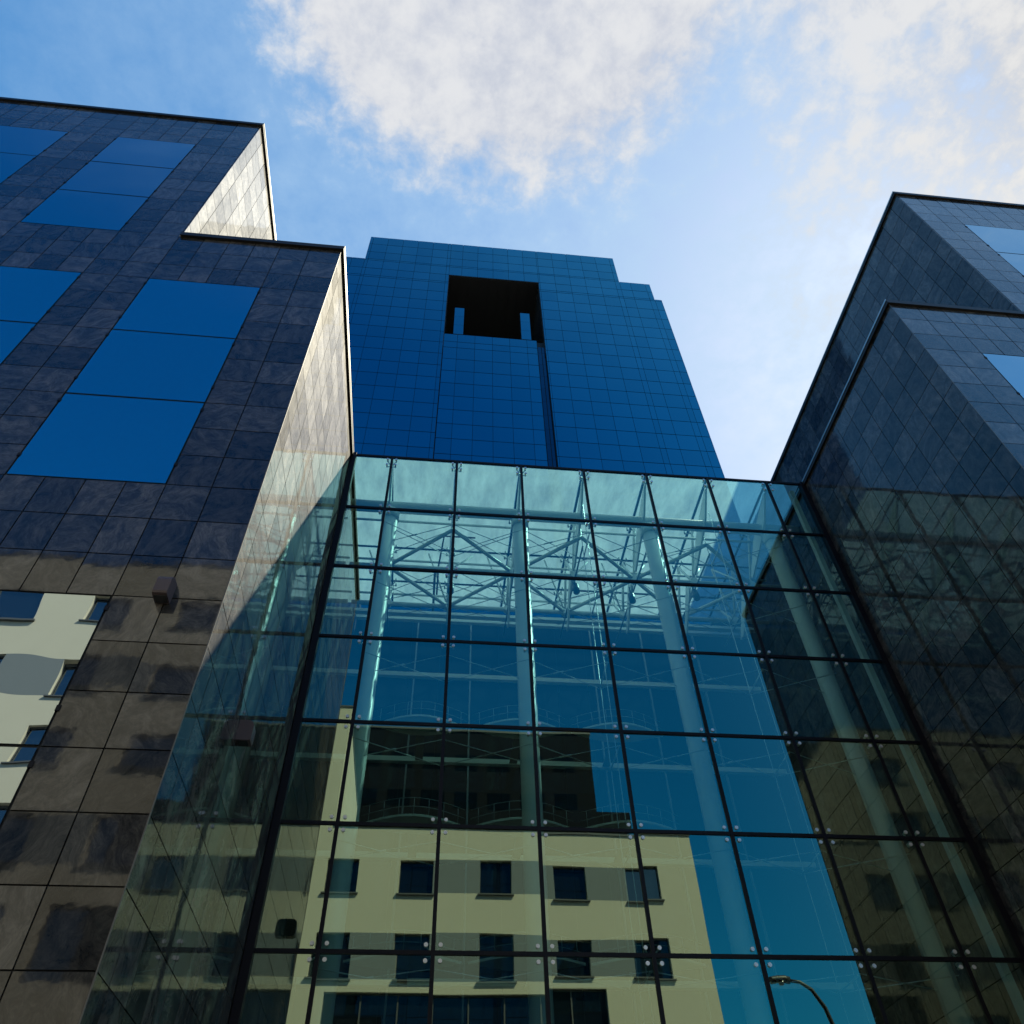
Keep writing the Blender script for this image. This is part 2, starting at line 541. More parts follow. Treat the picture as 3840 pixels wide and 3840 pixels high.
def granite_block(name, label, yf, fx, dz, depth, side_stone):
    """fx maps the left block's x to this block's x (identity or mirror)"""
    root = thing(name, label, 'building', (fx(-12.0), yf, 0), 'granite office blocks flanking the atrium')
    sgn = 1 if fx(1) > fx(0) else -1
    zz = lambda z: z + H + dz
    P = lambda u, v: (fx(u), yf, zz(v))
    nf = (0, -1, 0)
    XL = -22.6
    # column lines from the corner outwards
    cols = [XC, -3.77, -4.48]
    wins = []
    x = -4.48
    for b in range(5):
        w = 2.46 if b == 0 else 2.35
        wins.append((x - w, x))
        cols += [x - w * i / 4 for i in (1, 2, 3, 4)]
        x -= w
        if b < 4:
            cols += [x - 0.71, x - 1.42]
            x -= 1.42
    cols = [c for c in cols if c > XL] + [XL]
    cols = sorted(set(round(c, 4) for c in cols))
    rows_lo = frange(0.29, 7.23, 9)[:-1] + [7.23, 8.01, 8.79] + frange(9.60, 16.54, 9)[:-1] + [16.54, 17.29, 18.07, ROOF_LO - 0.02]
    rows_lo = [-H - dz, -0.85 - dz * 0] + rows_lo
    rows_up = [ROOF_LO - 0.02] + frange(18.86, 25.55, 9) + [26.25, 27.05, 27.9]
    rows_up = [18.07] + rows_up[1:]
    # tall part uses the upper rows from 18.07 up
    wrects = []
    for (a, b) in wins:
        for (z0, z1) in ((0.29, 7.23), (9.60, 16.54)):
            wrects.append((a, b, z0, z1))
        if b < XS:
            wrects.append((a, b, 18.86, 25.55))

    def in_win(u, v):
        return any(a < u < b and z0 < v < z1 for a, b, z0, z1 in wrects)
    mb = MB()
    for i in range(len(cols) - 1):
        u0, u1 = cols[i], cols[i + 1]
        um = (u0 + u1) / 2
        low = um > XS
        rows = rows_lo if low else [r for r in rows_lo if r <= 18.071] + rows_up[1:]
        for j in range(len(rows) - 1):
            v0, v1 = rows[j], rows[j + 1]
            if in_win(um, (v0 + v1) / 2):
                continue
            mb.tile(P, nf, u0, u1, v0, v1, 0.018, 0.03, 0.0012)
    # bodies behind the slabs
    t = 0.03
    def bx(xa, xb, ya, yb, za, zb, mi):
        x0, x1 = sorted((fx(xa), fx(xb)))
        mb.box((x0, ya, za), (x1, yb, zb), mi)
    bx(XL + t, XC - t, yf + t, depth, 0.0, zz(ROOF_LO) - 0.02, 1)
    bx(XL + t, XS - t, yf + t, depth - 0.05, zz(ROOF_LO) - 0.02, zz(ROOF_UP) - 0.06, 1)
    child(mb, 'wall', ['granite', 'joint'], root)
    # side walls towards the atrium
    ny = (1.0 * sgn, 0, 0)
    ycols = [yf, 8.91 + (yf - 8.443)]
    while ycols[-1] < 22.0:
        ycols.append(ycols[-1] + 0.685)
    mb = MB()
    Ps = lambda u, v: (fx(XC), u, zz(v))
    for i in range(len(ycols) - 1):
        for j in range(len(rows_lo) - 1):
            mb.tile(Ps, ny, ycols[i], ycols[i + 1], rows_lo[j], rows_lo[j + 1], 0.016, 0.03, 0.0012)
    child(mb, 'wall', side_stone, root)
    mb = MB()
    Ps2 = lambda u, v: (fx(XS), u, zz(v))
    for i in range(len(ycols) - 1):
        for j in range(len(rows_up) - 1):
            v0 = max(rows_up[j], ROOF_LO + 0.06)
            if rows_up[j + 1] - v0 > 0.1:
                mb.tile(Ps2, ny, ycols[i], ycols[i + 1], v0, rows_up[j + 1], 0.016, 0.03, 0.0012)
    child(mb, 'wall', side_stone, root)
    # corner edge trim, thin bright metal
    mb = MB()
    x0, x1 = sorted((fx(XC) - 0.004 * sgn, fx(XC) + 0.010 * sgn))
    mb.box((x0, yf - 0.010, 0.0), (x1, yf + 0.004, zz(ROOF_LO) - 0.12))
    child(mb, 'corner_trim', 'dull_trim', root)
    # copings along the roof edges
    for (xa, xb, zt) in ((XS, XC, ROOF_LO), (XL, XS, ROOF_UP)):
        mb = MB()
        o = 0.07
        xe = fx(xb) + o * sgn
        xs_ = fx(xa) - (0 if xa > -10 else 0.0)
        x0, x1 = sorted((xs_, xe))
        ztop = zz(zt) + 0.03
        mb.box((x0, yf - o, ztop - 0.16), (x1, yf + 0.30, ztop), 0)
        xi = fx(xb) - 0.30 * sgn
        x0, x1 = sorted((xi, xe))
        mb.box((x0, yf + 0.30, ztop - 0.16), (x1, depth, ztop), 0)
        # folded bright lip on the outer edge of the side
        x0, x1 = sorted((xe, xe + 0.015 * sgn))
        mb.box((x0, yf - o, ztop - 0.05), (x1, depth, ztop + 0.01), 1)
        child(mb, 'coping', ['coping', 'bright_trim'], root)
    # windows: three panes one above the other
    for (a, b, z0, z1) in wrects:
        mb = MB()
        n = 3
        for k in range(n):
            mb.tile(P, nf, a, b, z0 + (z1 - z0) * k / n, z0 + (z1 - z0) * (k + 1) / n, 0.045, 0.028, 0.002)
        for k in range(n):
            for e in (a, b):
                for q in (0.22, 0.9):
                    zc_ = z0 + (z1 - z0) * (k + q) / n
                    xe = fx(e)
                    mb.box((xe - 0.026, yf - 0.012, zz(zc_) - 0.04), (xe + 0.026, yf + 0.02, zz(zc_) + 0.04), 1)
        child(mb, 'window', ['window', 'frame'], root)
    return root


left_block = granite_block('granite_building',
                           'dark granite office block with sunlit inner side wall, two box lamps on its lower wall', 8.443, lambda x: x, 0.0, 36.0, 'granite')
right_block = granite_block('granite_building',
                            'dark granite office block wholly in shade, its bare inner wall without any lamp', 8.60, lambda x: 8.43 - x, 0.03, 36.0, 'dimmed_granite')

# ------------------------------------------------------------------ atrium
AX = [-2.981, -1.76, 0.238, 2.244, 4.224, 6.236, 8.227, 10.178, 11.312]
AZ = [18.97, 16.585, 14.25, 11.915, 9.58, 7.28, 4.97, 2.65, 0.33, -1.6]
AY = 15.0
YB = 21.9
atrium = thing('glass_atrium', 'green tinted glass atrium hall between the two granite blocks', 'atrium', (4.2, AY, 0))
zr = lambda z: z + H
# panes
for i in range(8):
    for j in range(9):
        mb = MB()
        P = lambda u, v: (u, AY, v)
        j1, j2, j3 = (random.uniform(-0.0035, 0.0035) for _ in range(3))
        x0, x1, z0, z1 = AX[i] + 0.02, AX[i + 1] - 0.02, zr(AZ[j + 1]) + 0.02, zr(AZ[j]) - 0.02
        mb.quad((x0, AY + j1, z0), (x1, AY + j2, z0), (x1, AY + j3, z1), (x0, AY + j1 - j2 + j3, z1))
        child(mb, 'pane', 'atrium', atrium)
# dark joints
mb = MB()
for i in range(1, 8):
    mb.box((AX[i] - 0.037, AY - 0.03, 0.0), (AX[i] + 0.037, AY + 0.05, zr(AZ[0])))
for j in range(0, 9):
    mb.box((AX[0], AY - 0.026, zr(AZ[j]) - 0.036), (AX[8], AY + 0.046, zr(AZ[j]) + 0.036))
child(mb, 'frame', 'frame', atrium)
for (xa, xb) in ((-3.0, -2.85), (11.29, 11.43)):
    mb = MB()
    mb.box((xa, AY - 0.09, 0.0), (xb, AY + 0.10, zr(AZ[0]) + 0.03))
    child(mb, 'side_frame', 'frame', atrium)
mb = MB()
mb.box((10.98, AY + 0.16, 0.0), (11.12, AY + 0.30, zr(18.8)))
child(mb, 'jamb', 'white_steel', atrium)
# point fittings: four bolt heads outside, a cross of arms inside
proto = None
for i in range(1, 8):
    for j in range(0, 8):
        c = (AX[i], AY, zr(AZ[j]) - (0.24 if j == 0 else 0.0))
        if proto is None:
            mb = MB()
            for sx in (-1, 1):
                for sz in (-1, 1):
                    p = Vector((sx * 0.13, 0, sz * 0.13))
                    mb.tube(p + Vector((0, -0.022, 0)), p + Vector((0, -0.001, 0)), 0.038, 12)
                    mb.tube(p + Vector((0, 0.001, 0)), p + Vector((0, 0.10, 0)), 0.026, 8)
                    mb.tube(p + Vector((0, 0.085, 0)), (sx * 0.02, 0.17, sz * 0.02), 0.017, 6)
            mb.tube((0, 0.13, 0), (0, 0.30, 0), 0.03, 8)
            o = mb.build('point_fitting', 'chrome')
            o.parent = atrium
            proto = o
        else:
            o = proto.copy()
            sc.collection.objects.link(o)
            o.parent = atrium
        o.location = Vector(c) - root_of(atrium)

# columns behind the glass
CY = 16.25
COLX = [-1.70, 2.30, 6.42, 10.42]
for x in COLX:
    mb = MB()
    mb.tube((x, CY, 0), (x, CY, zr(17.75)), 0.235, 28)
    mb.tube((x, CY, zr(17.45)), (x, CY, zr(17.8)), 0.27, 28)
    child(mb, 'column', 'white_steel', atrium)
# head tube and fins
mb = MB()
mb.tube((-2.95, CY, zr(18.05)), (11.4, CY, zr(18.05)), 0.19, 20)
child(mb, 'head_tube', 'white_steel', atrium)
for i in range(1, 8):
    x = AX[i]
    mb = MB()
    pts = [(x - 0.03, 15.28, zr(18.72)), (x - 0.03, 15.9, zr(17.98)), (x - 0.03, 16.35, zr(17.75)), (x - 0.03, 17.7, zr(17.25)),
           (x - 0.03, 17.75, zr(17.4)), (x - 0.03, 16.9, zr(18.15)), (x - 0.03, 16.3, zr(18.45)), (x - 0.03, 15.34, zr(18.80))]
    mb.prism(pts, (0.06, 0, 0))
    child(mb, 'fin', 'white_steel', atrium)
# lattice girder under the roof
ZL = zr(17.2)
mb = MB()
Ys = (16.25, 18.0, 19.8)
for y, r in ((Ys[1], 0.075), (Ys[2], 0.075)):
    mb.tube((-2.95, y, ZL), (11.4, y, ZL), r, 12)
nodes_f = [AX[i] for i in (2, 4, 6)]
nodes_m = [AX[i] for i in (1, 3, 5, 7)]
for a in nodes_f:
    for b in nodes_m:
        if abs(a - b) < 2.6:
            mb.tube((a, Ys[0] + 0.1, ZL + 0.1), (b, Ys[1], ZL), 0.062, 10)
            mb.tube((a, Ys[2], ZL), (b, Ys[1], ZL), 0.062, 10)
for a in nodes_f + nodes_m:
    mb.tube((a, Ys[1] - 0.12, ZL), (a, Ys[1] + 0.12, ZL), 0.13, 12)
    mb.tube((a, Ys[2] - 0.10, ZL), (a, Ys[2] + 0.10, ZL), 0.12, 12)
child(mb, 'lattice_girder', 'white_steel', atrium)
# web struts up to the roof joints
for i in range(1, 8):
    x = AX[i]
    mb = MB()
    zt = zr(18.75)
    for (yb, ya) in ((Ys[1], 17.0), (Ys[1], 18.9), (Ys[2], 18.9), (Ys[2], 20.9)):
        mb.tube((x, yb, ZL), (x, ya, zt), 0.045, 8)
    mb.tube((x, Ys[1], ZL), (x + (0.75 if i < 7 else -0.75), 18.9, zt), 0.03, 8)
    mb.tube((x, Ys[2], ZL), (x - 0.75, 18.9, zt), 0.03, 8)
    mb.prism([(x - 0.025, 18.35, ZL + 0.1), (x - 0.025, 19.5, ZL - 0.9), (x - 0.025, 19.75, ZL - 0.85), (x - 0.025, 18.6, ZL + 0.45)], (0.05, 0, 0))
    child(mb, 'strut', 'white_steel', atrium)
# slim purlins, hangers and tie rods between girder and roof
for y in (17.1, 18.9, 20.6):
    mb = MB()
    mb.tube((-2.9, y, zr(18.35)), (11.3, y, zr(18.35)), 0.04, 8)
    for i in range(1, 8):
        mb.tube((AX[i], y, zr(18.35)), (AX[i], y, zr(18.72)), 0.025, 6)
    child(mb, 'purlin', 'white_steel', atrium)
mb = MB()
for i in range(1, 7):
    for (ya, yb) in ((16.3, 18.0), (18.0, 19.8), (19.8, 21.1)):
        mb.tube((AX[i], ya, ZL + 0.05), (AX[i + 1], yb, ZL + 0.55), 0.012, 5)
        mb.tube((AX[i + 1], ya, ZL + 0.05), (AX[i], yb, ZL + 0.55), 0.012, 5)
for i in range(1, 8):
    mb.tube((AX[i], 16.3, ZL - 0.35), (AX[i], 21.1, ZL - 0.1), 0.028, 6)
    mb.tube((AX[i], 18.0, ZL), (AX[i], 18.9, ZL - 0.28), 0.02, 6)
child(mb, 'tie_rod', 'grey_steel', atrium)
# rear beams
for (y, z, h) in ((21.1, 17.9, 0.16), (21.45, 17.95, 0.20), (20.7, 17.6, 0.10)):
    mb = MB()
    mb.box((-2.95, y, zr(z)), (11.4, y + 0.16, zr(z + h)))
    child(mb, 'beam', 'white_steel', atrium)
# roof glass and its bars
mb = MB()
ry = [15.02, 17.24, 18.92, 20.6, YB]
for i in range(8):
    for k in range(4):
        mb.quad((AX[i] + 0.02, ry[k] + 0.02, zr(18.97)), (AX[i + 1] - 0.02, ry[k] + 0.02, zr(18.97)),
                (AX[i + 1] - 0.02, ry[k + 1] - 0.02, zr(18.97)), (AX[i] + 0.02, ry[k + 1] - 0.02, zr(18.97)))
child(mb, 'roof_glazing', 'roof_glass', atrium)
mb = MB()
for i in range(1, 8):
    mb.box((AX[i] - 0.03, 15.06, zr(18.94)), (AX[i] + 0.03, YB, zr(19.0)))
for y in ry[1:4]:
    for i in range(8):
        mb.box((AX[i] + 0.03, y - 0.03, zr(18.942)), (AX[i + 1] - 0.03, y + 0.03, zr(18.998)))
child(mb, 'roof_frame', 'frame', atrium)
for y in ry[1:4]:
    for i in range(1, 8):
        mb = MB()
        for sx in (-1, 1):
            for sy in (-1, 1):
                mb.tube((AX[i] + sx * 0.13, y + sy * 0.13, zr(18.96)), (AX[i] + sx * 0.13, y + sy * 0.13, zr(18.84)), 0.03, 8)
                mb.tube((AX[i] + sx * 0.13, y + sy * 0.13, zr(18.86)), (AX[i], y, zr(18.74)), 0.018, 6)
        child(mb, 'roof_fitting', 'grey_steel', atrium)
# bow-string cables: flat crossing pairs under each joint row, and hangers
mb = MB()
for j in range(1, 8):
    z = zr(AZ[j]) - 0.16
    for k in range(len(COLX) - 1):
        xa, xb = AX[1 + 2 * k], AX[3 + 2 * k]
        xm = AX[2 + 2 * k]
        mb.tube((xa, 15.35, z), (xm, 16.45, z), 0.011, 5)
        mb.tube((xm, 16.45, z), (xb, 15.35, z), 0.011, 5)
        mb.tube((xa, 16.2, z), (xm, 15.32, z), 0.011, 5)
        mb.tube((xm, 15.32, z), (xb, 16.2, z), 0.011, 5)
        mb.tube((xm, 15.32, z), (xm, 16.45, z), 0.02, 6)
        # turnbuckle
        p = Vector((xa, 16.2, z)).lerp(Vector((xm, 15.32, z)), 0.35)
        q = Vector((xa, 16.2, z)).lerp(Vector((xm, 15.32, z)), 0.48)
        mb.tube(p, q, 0.022, 6)
for i in (4, 6):
    mb.tube((AX[i] - 0.04, 15.5, 0), (AX[i] - 0.04, 15.5, zr(17.9)), 0.012, 5)
    mb.tube((AX[i] + 0.02, 16.4, 0), (AX[i] + 0.02, 16.4, zr(17.9)), 0.012, 5)
mb.tube((AX[7] + 0.55, 15.8, 0), (AX[7] + 0.55, 15.8, zr(17.9)), 0.012, 5)
child(mb, 'cable', 'chrome', atrium)
# sprinkler pipe
mb = MB()
mb.path([(-0.15, 19.0, zr(17.0)), (-0.15, 19.0, zr(18.3)), (-0.02, 17.6, zr(18.3)), (1.0, 17.6, zr(18.3))], 0.03, 8)
mb.tube((-0.25, 18.3, zr(17.5)), (-0.25, 20.4, zr(17.5)), 0.04, 8)
child(mb, 'pipe', 'red_pipe', atrium)
# rear offices: glazing, slab edges, mullions
FL = [15.89, 12.72, 9.73, 6.56, 3.4, 0.3]
prev = 18.85
for k, z in enumerate(FL):
    mb = MB()
    lo = z + 0.10
    nb = 14
    for i in range(nb):
        x0 = -3.0 + 14.42 * i / nb
        x1 = -3.0 + 14.42 * (i + 1) / nb
        Pb = lambda u, v: (u, YB + 0.10, v)
        mb.tile(Pb, (0, -1, 0), x0, x1, zr(lo), zr(prev), 0.02, 0.03, 0.003)
    child(mb, 'office_glazing', 'office', atrium)
    mb = MB()
    mb.box((-3.0, YB - 0.05, zr(z) - 0.07), (11.42, YB + 0.6, zr(z) + 0.09))
    child(mb, 'slab', 'slab', atrium)
    mb = MB()
    for x in (-0.75, 1.15, 3.3, 5.5, 7.4, 9.4):
        mb.box((x - 0.025, YB - 0.03, zr(lo)), (x + 0.025, YB + 0.05, zr(prev) - 0.08))
    child(mb, 'mullion', 'grey_steel', atrium)
    prev = z - 0.08
mb = MB()
mb.box((-3.0, YB + 0.7, 0), (11.42, YB + 0.8, zr(18.9)))
child(mb, 'rear_wall', 'black', atrium)


# curved balconies with thin rails
def lens(xa, xb, yc, bulge, n=14):
    pts = []
    for i in range(n + 1):
        s = i / n
        pts.append((xa + (xb - xa) * s, yc - bulge * math.sin(math.pi * s)))
    for i in range(n + 1):
        s = 1 - i / n
        if 0 < i < n:
            pts.append((xa + (xb - xa) * s, yc + bulge * 0.7 * math.sin(math.pi * s)))
    return pts


for z in (12.72, 9.73, 6.45):
    for (xa, xb) in ((-1.75, 1.0), (1.15, 3.95), (4.1, 6.9)):
        pts = lens(xa, xb, 20.0, 0.6)
        mb = MB()
        zt = zr(z)
        mb.prism([(p[0], p[1], zt - 0.06) for p in pts], (0, 0, 0.06))
        b_o = child(mb, 'balcony', 'slab', atrium)
        mb = MB()
        front = pts[:15]
        for hh in (0.22, 0.46):
            mb.path([(p[0], p[1] + 0.03, zt + hh) for p in front], 0.012, 5)
        for p in front[1:-1:2]:
            mb.tube((p[0], p[1] + 0.03, zt), (p[0], p[1] + 0.03, zt + 0.46), 0.011, 5)
        child(mb, 'railing', 'grey_steel', b_o)
        mb = MB()
        mb.box(((xa + xb) / 2 - 0.12, 20.42, zt - 0.05), ((xa + xb) / 2 + 0.12, YB - 0.06, zt - 0.01))
        child(mb, 'bracket', 'grey_steel', b_o)

# spotlights hung under the lattice girder
spots = [(0.28, 18.3, 'second'), (4.27, 18.0, ''), (6.15, 18.3, ''), (8.2, 18.0, ''), (9.6, 17.6, '')]
spot_labels = ['black spotlight hanging under the roof lattice, leftmost of the five',
               'black spotlight hanging under the roof lattice, second from the left',
               'black spotlight hanging under the roof lattice, middle one of the five',
               'black spotlight hanging under the roof lattice, second from the right',
               'black spotlight hanging under the roof lattice, rightmost of the five']
for (x, y, _), lb in zip(spots, spot_labels):
    r = thing('spotlight', lb, 'spotlight', (x, y, ZL - 0.55), 'spotlights under the atrium roof')
    mb = MB()
    mb.tube((x, y - 0.02, ZL - 0.72), (x, y + 0.06, ZL - 0.36), 0.105, 18)
    mb.tube((x, y + 0.06, ZL - 0.36), (x, y + 0.08, ZL - 0.30), 0.105, 18, 0, 0.05)
    child(mb, 'housing', 'black', r)
    mb = MB()
    mb.tube((x, y - 0.0205, ZL - 0.722), (x, y - 0.024, ZL - 0.738), 0.09, 18)
    child(mb, 'lens', 'lamp_lens', r)
    mb = MB()
    mb.tube((x, y + 0.08, ZL - 0.32), (x, y + 0.08, ZL + 0.0), 0.025, 8)
    child(mb, 'bracket', 'black', r)

# ------------------------------------------------------------------ tower behind
K = 1.0
TY = 45.0
tower = thing('glass_tower', 'tall blue mirror-glass tower with stepped top and a dark square opening', 'tower', (4.35 * K, TY, 0))
tz = lambda z: z * K + H
outline = [(-17.7, -12.72, 98.8), (-12.72, 21.41, 105.85), (21.41, 25.6, 98.4), (25.6, 26.45, 94.0)]
cx0 = -1.96
TC = [cx0 + 2.069 * i for i in range(-9, 16)] + [-17.7, -16.9, -12.72, 21.41, 25.6, 26.45, -1.55, 10.28]
TC = sorted(set(round(c, 3) for c in TC if -17.71 <= c <= 26.46))
TR = [103.5 - 2.487 * j for j in range(-1, 45)]
TR = sorted([r for r in TR if r > 0] + [98.4, 98.8, 94.0, 105.85, 0.0, 96.1])
tmp = []
for r in TR:
    if not tmp or r - tmp[-1] > 0.25 or r in (105.85,):
        tmp.append(r)
TR = tmp
HX0, HX1, HZ0, HZ1 = -1.55, 10.28, 81.15, 96.1


def top_at(x):
    for a, b, z in outline:
        if a <= x <= b:
            return z
    return 0


mb = MB()
PT = lambda u, v: (u * K, TY, v * K + H)
for i in range(len(TC) - 1):
    u0, u1 = TC[i], TC[i + 1]
    if u1 - u0 < 0.05:
        continue
    um = (u0 + u1) / 2
    for j in range(len(TR) - 1):
        v0, v1 = TR[j], TR[j + 1]
        vm = (v0 + v1) / 2
        if vm > top_at(um):
            continue
        if HX0 < um < HX1 and vm < HZ1:
            continue
        v1 = min(v1, top_at(um))
        if v1 - v0 < 0.05:
            continue
        gp = 0.036 if min(u1 - u0, 9) > 0.3 else 0.03
        mb.tile(lambda u, v: (u, TY, v), (0, -1, 0), u0 * K, u1 * K, tz(v0), tz(v1), gp, 0.08, 0.003, 0, 0.08)
child(mb, 'cladding', 'tower', tower)
# body behind the cladding
mb = MB()
for a, b, z in outline:
    segs = [(a, b, 0, z)]
    if a < HX0 and b > HX1:
        segs = [(a, HX0, 0, z), (HX1, b, 0, z), (HX0, HX1, HZ1, z)]
    for (s0, s1, zb, zt) in segs:
        mb.box((s0 * K, TY + 0.08, tz(zb) if zb else 0), (s1 * K, TY + 24, tz(zt) - 0.06))
mb.box((HX0 * K, TY + 9.5, 0), (HX1 * K, TY + 24, tz(HZ1)))
child(mb, 'wall', 'joint', tower)
# side cladding on the right-hand and left-hand flanks
for xs_, s, zt in ((26.45, 1, 94.0), (-17.7, -1, 98.8)):
    mb = MB()
    for j in range(len(TR) - 1):
        if TR[j + 1] > zt + 0.1:
            break
        for k in range(14):
            mb.tile(lambda u, v: (xs_ * K + 0.09 * s, u, v), (s, 0, 0), TY + 1.73 * k, TY + 1.73 * (k + 1), tz(TR[j]), tz(TR[j + 1]), 0.036, 0.08, 0.003, 0, 0.08)
    child(mb, 'cladding', 'tower', tower)
# inset field below the opening, with the slot at its right
YI = TY + 0.6
px0, px1 = -1.50, 9.42
mb = MB()
pc = [px0] + [0.06 + 2.045 * i for i in range(0, 5)] + [px1]
prow = [HZ0 - 1.2] + [r for r in reversed(TR) if r < HZ0 - 1.3]
for i in range(len(pc) - 1):
    for j in range(len(prow) - 1):
        mb.tile(lambda u, v: (u, YI, v), (0, -1, 0), pc[i] * K, pc[i + 1] * K, tz(prow[j + 1]), tz(prow[j]), 0.036, 0.08, 0.003, 0, 0.08)
    mb.tile(lambda u, v: (u, YI, v), (0, -1, 0), pc[i] * K, pc[i + 1] * K, tz(HZ0 - 1.2), tz(HZ0 + 0.55), 0.036, 0.08, 0.003, 0, 0.08)
mb.box((px0 * K + 0.02, YI + 0.081, 0), (px1 * K - 0.02, TY + 3.2, tz(HZ0 + 0.5)), 1)
child(mb, 'cladding', ['tower', 'joint'], tower)
mb = MB()
xm_ = (px1 + HX1) / 2
for j in range(len(prow) - 1):
    mb.tile(lambda u, v: (u, TY + 0.45, v), (0, -1, 0), px1 * K + 0.02, xm_ * K, tz(prow[j + 1]), tz(prow[j]), 0.03, 0.05)
    mb.tile(lambda u, v: (u, TY + 0.45, v), (0, -1, 0), xm_ * K + 0.04, HX1 * K, tz(prow[j + 1]), tz(prow[j]), 0.03, 0.05)
mb.box((px1 * K, TY + 0.51, 0), (HX1 * K, TY + 3.2, tz(HZ0) - 0.1), 1)
child(mb, 'slot', ['tower_dark', 'joint'], tower)
# the opening's soffit and reveals
mb = MB()
mb.box((HX0 * K, TY + 0.02, tz(HZ1) - 0.12), (HX1 * K, TY + 9.4, tz(HZ1) - 0.001))
mb.box((HX0 * K - 0.0, TY + 0.1, tz(HZ0) - 3), (HX0 * K + 0.05, TY + 9.4, tz(HZ1) - 0.13))
mb.box((HX1 * K - 0.05, TY + 0.1, tz(HZ0) - 3), (HX1 * K - 0.0, TY + 9.4, tz(HZ1) - 0.13))
for i in range(1, 6):
    mb.box((HX0 * K + 0.1, TY + 9.40, tz(HZ0) + 2.0 * i), (HX1 * K - 0.1, TY + 9.47, tz(HZ0) + 2.0 * i + 0.12))
for i in range(1, 9):
    mb.box((HX0 + (HX1 - HX0) * i / 9 - 0.05, TY + 9.33, tz(HZ0)), (HX0 + (HX1 - HX0) * i / 9 + 0.05, TY + 9.39, tz(HZ1) - 0.13))
    mb.box((HX0 + (HX1 - HX0) * i / 9 - 0.06, TY + 0.3, tz(HZ1) - 0.22), (HX0 + (HX1 - HX0) * i / 9 + 0.06, TY + 9.3, tz(HZ1) - 0.121))
child(mb, 'opening', 'soffit', tower)
for (a, b) in ((-0.47, 0.70), (7.63, 8.80)):
    mb = MB()
    hts = frange(HZ0 + 0.56, 88.2, 3)
    for q in range(3):
        mb.tile(lambda u, v: (u, YI - 0.05, v), (0, -1, 0), a * K, b * K, tz(hts[q]), tz(hts[q + 1]), 0.03, 0.05, 0.001)
    mb.box((a * K, YI + 0.002, tz(HZ0 + 0.5)), (b * K, YI + 0.9, tz(88.2)), 1)
    child(mb, 'pillar', ['tower', 'soffit'], tower)

# ------------------------------------------------------------------ apartment house across the street (seen in the mirrors)
apt = thing('apartment_building', 'pale beige apartment house with grey window bands, mirrored in the atrium glass', 'building', (5, -16, 0))
FY = -16.0
wc_r = [-4.7, -0.4, 4.15, 8.62, 12.95]
wc_l = [-8.15, -12.75, -17.4, -22.0, -26.6, -31.2, -35.8]
wrow = [(26.2, 28.1), (22.17, 24.05), (18.25, 20.15), (14.0, 16.1)]
holes = []
for c in wc_r:
    for (a, b) in wrow[2:]:
        holes.append((c - 0.95, c + 0.95, a, b))
for c in wc_l:
    for (a, b) in wrow:
        holes.append((c - 1.08, c + 1.08, a, b))
holes.append((-4.9, 10.3, 9.6, 13.4))
for c in wc_l:
    holes.append((c - 1.6, c + 1.6, 9.6, 12.4))
    holes.append((c - 1.6, c + 1.6, 0.2, 4.0))
for c in (-3, 2.5, 8, 13):
    holes.append((c - 1.8, c + 1.8, 0.2, 5.0))
bands = []
for (a, b) in wrow[2:]:
    for p, q in zip(wc_r[1:], wc_r[2:]):
        bands.append((p + 0.95, q - 0.95, a, b))
    bands.append((-12.75 + 1.08, -8.15 - 1.08, a, b))
bands.append((wc_r[0] + 0.95, wc_r[1] - 0.95, 14.0, 16.1))
for p, q in zip(wc_l[:-1], wc_l[1:]):
    bands.append((q + 1.08, p - 1.08, 22.17, 24.05))
    bands.append((q + 1.08, p - 1.08, 14.0, 16.1))
XA0, XA1, XT = -40.0, 16.25, -5.6
us = sorted(set([XA0, XA1, XT] + [h for hh in holes + bands for h in hh[:2]]))
vs = sorted(set([-H, 22.05, 30.5] + [h for hh in holes + bands for h in hh[2:]]))
mb = MB()
PA = lambda u, v, d=0.0: (u, FY - d, zr(v))
for i in range(len(us) - 1):
    um = (us[i] + us[i + 1]) / 2
    for j in range(len(vs) - 1):
        vm = (vs[j] + vs[j + 1]) / 2
        if um > XT and vm > 22.05:
            continue
        if any(a < um < b and c < vm < d for a, b, c, d in holes):
            continue
        mi = 1 if any(a < um < b and c < vm < d for a, b, c, d in bands) else 0
        mb.quad(PA(us[i + 1], vs[j]), PA(us[i], vs[j]), PA(us[i], vs[j + 1]), PA(us[i + 1], vs[j + 1]), mi)
for (a, b, c, d) in holes:
    r = 0.28
    mb.quad(PA(a, c), PA(b, c), PA(b, c, r), PA(a, c, r))
    mb.quad(PA(a, d), PA(a, d, r), PA(b, d, r), PA(b, d))
    mb.quad(PA(a, c), PA(a, c, r), PA(a, d, r), PA(a, d))
    mb.quad(PA(b, c), PA(b, d), PA(b, d, r), PA(b, c, r))
mb.box((XT, FY - 14, 0), (XA1, FY - 0.4, zr(22.0)), 0)
mb.box((XA0, FY - 14, 0), (XT - 0.01, FY - 0.4, zr(30.4)), 0)
mb.quad((XA1, FY - 0.4, 0), (XA1, FY, 0), (XA1, FY, zr(22.05)), (XA1, FY - 0.4, zr(22.05)))
mb.quad((XT, FY - 0.4, zr(22.05)), (XT, FY, zr(22.05)), (XT, FY, zr(30.5)), (XT, FY - 0.4, zr(30.5)))
child(mb, 'wall', ['plaster', 'band'], apt)
mb = MB()
mb.box((XT + 0.01, FY - 14, zr(22.055)), (XA1 + 0.05, FY + 0.06, zr(22.17)))
mb.box((XA0, FY - 14, zr(30.505)), (XT + 0.05, FY + 0.06, zr(30.62)))
child(mb, 'coping', 'sill', apt)
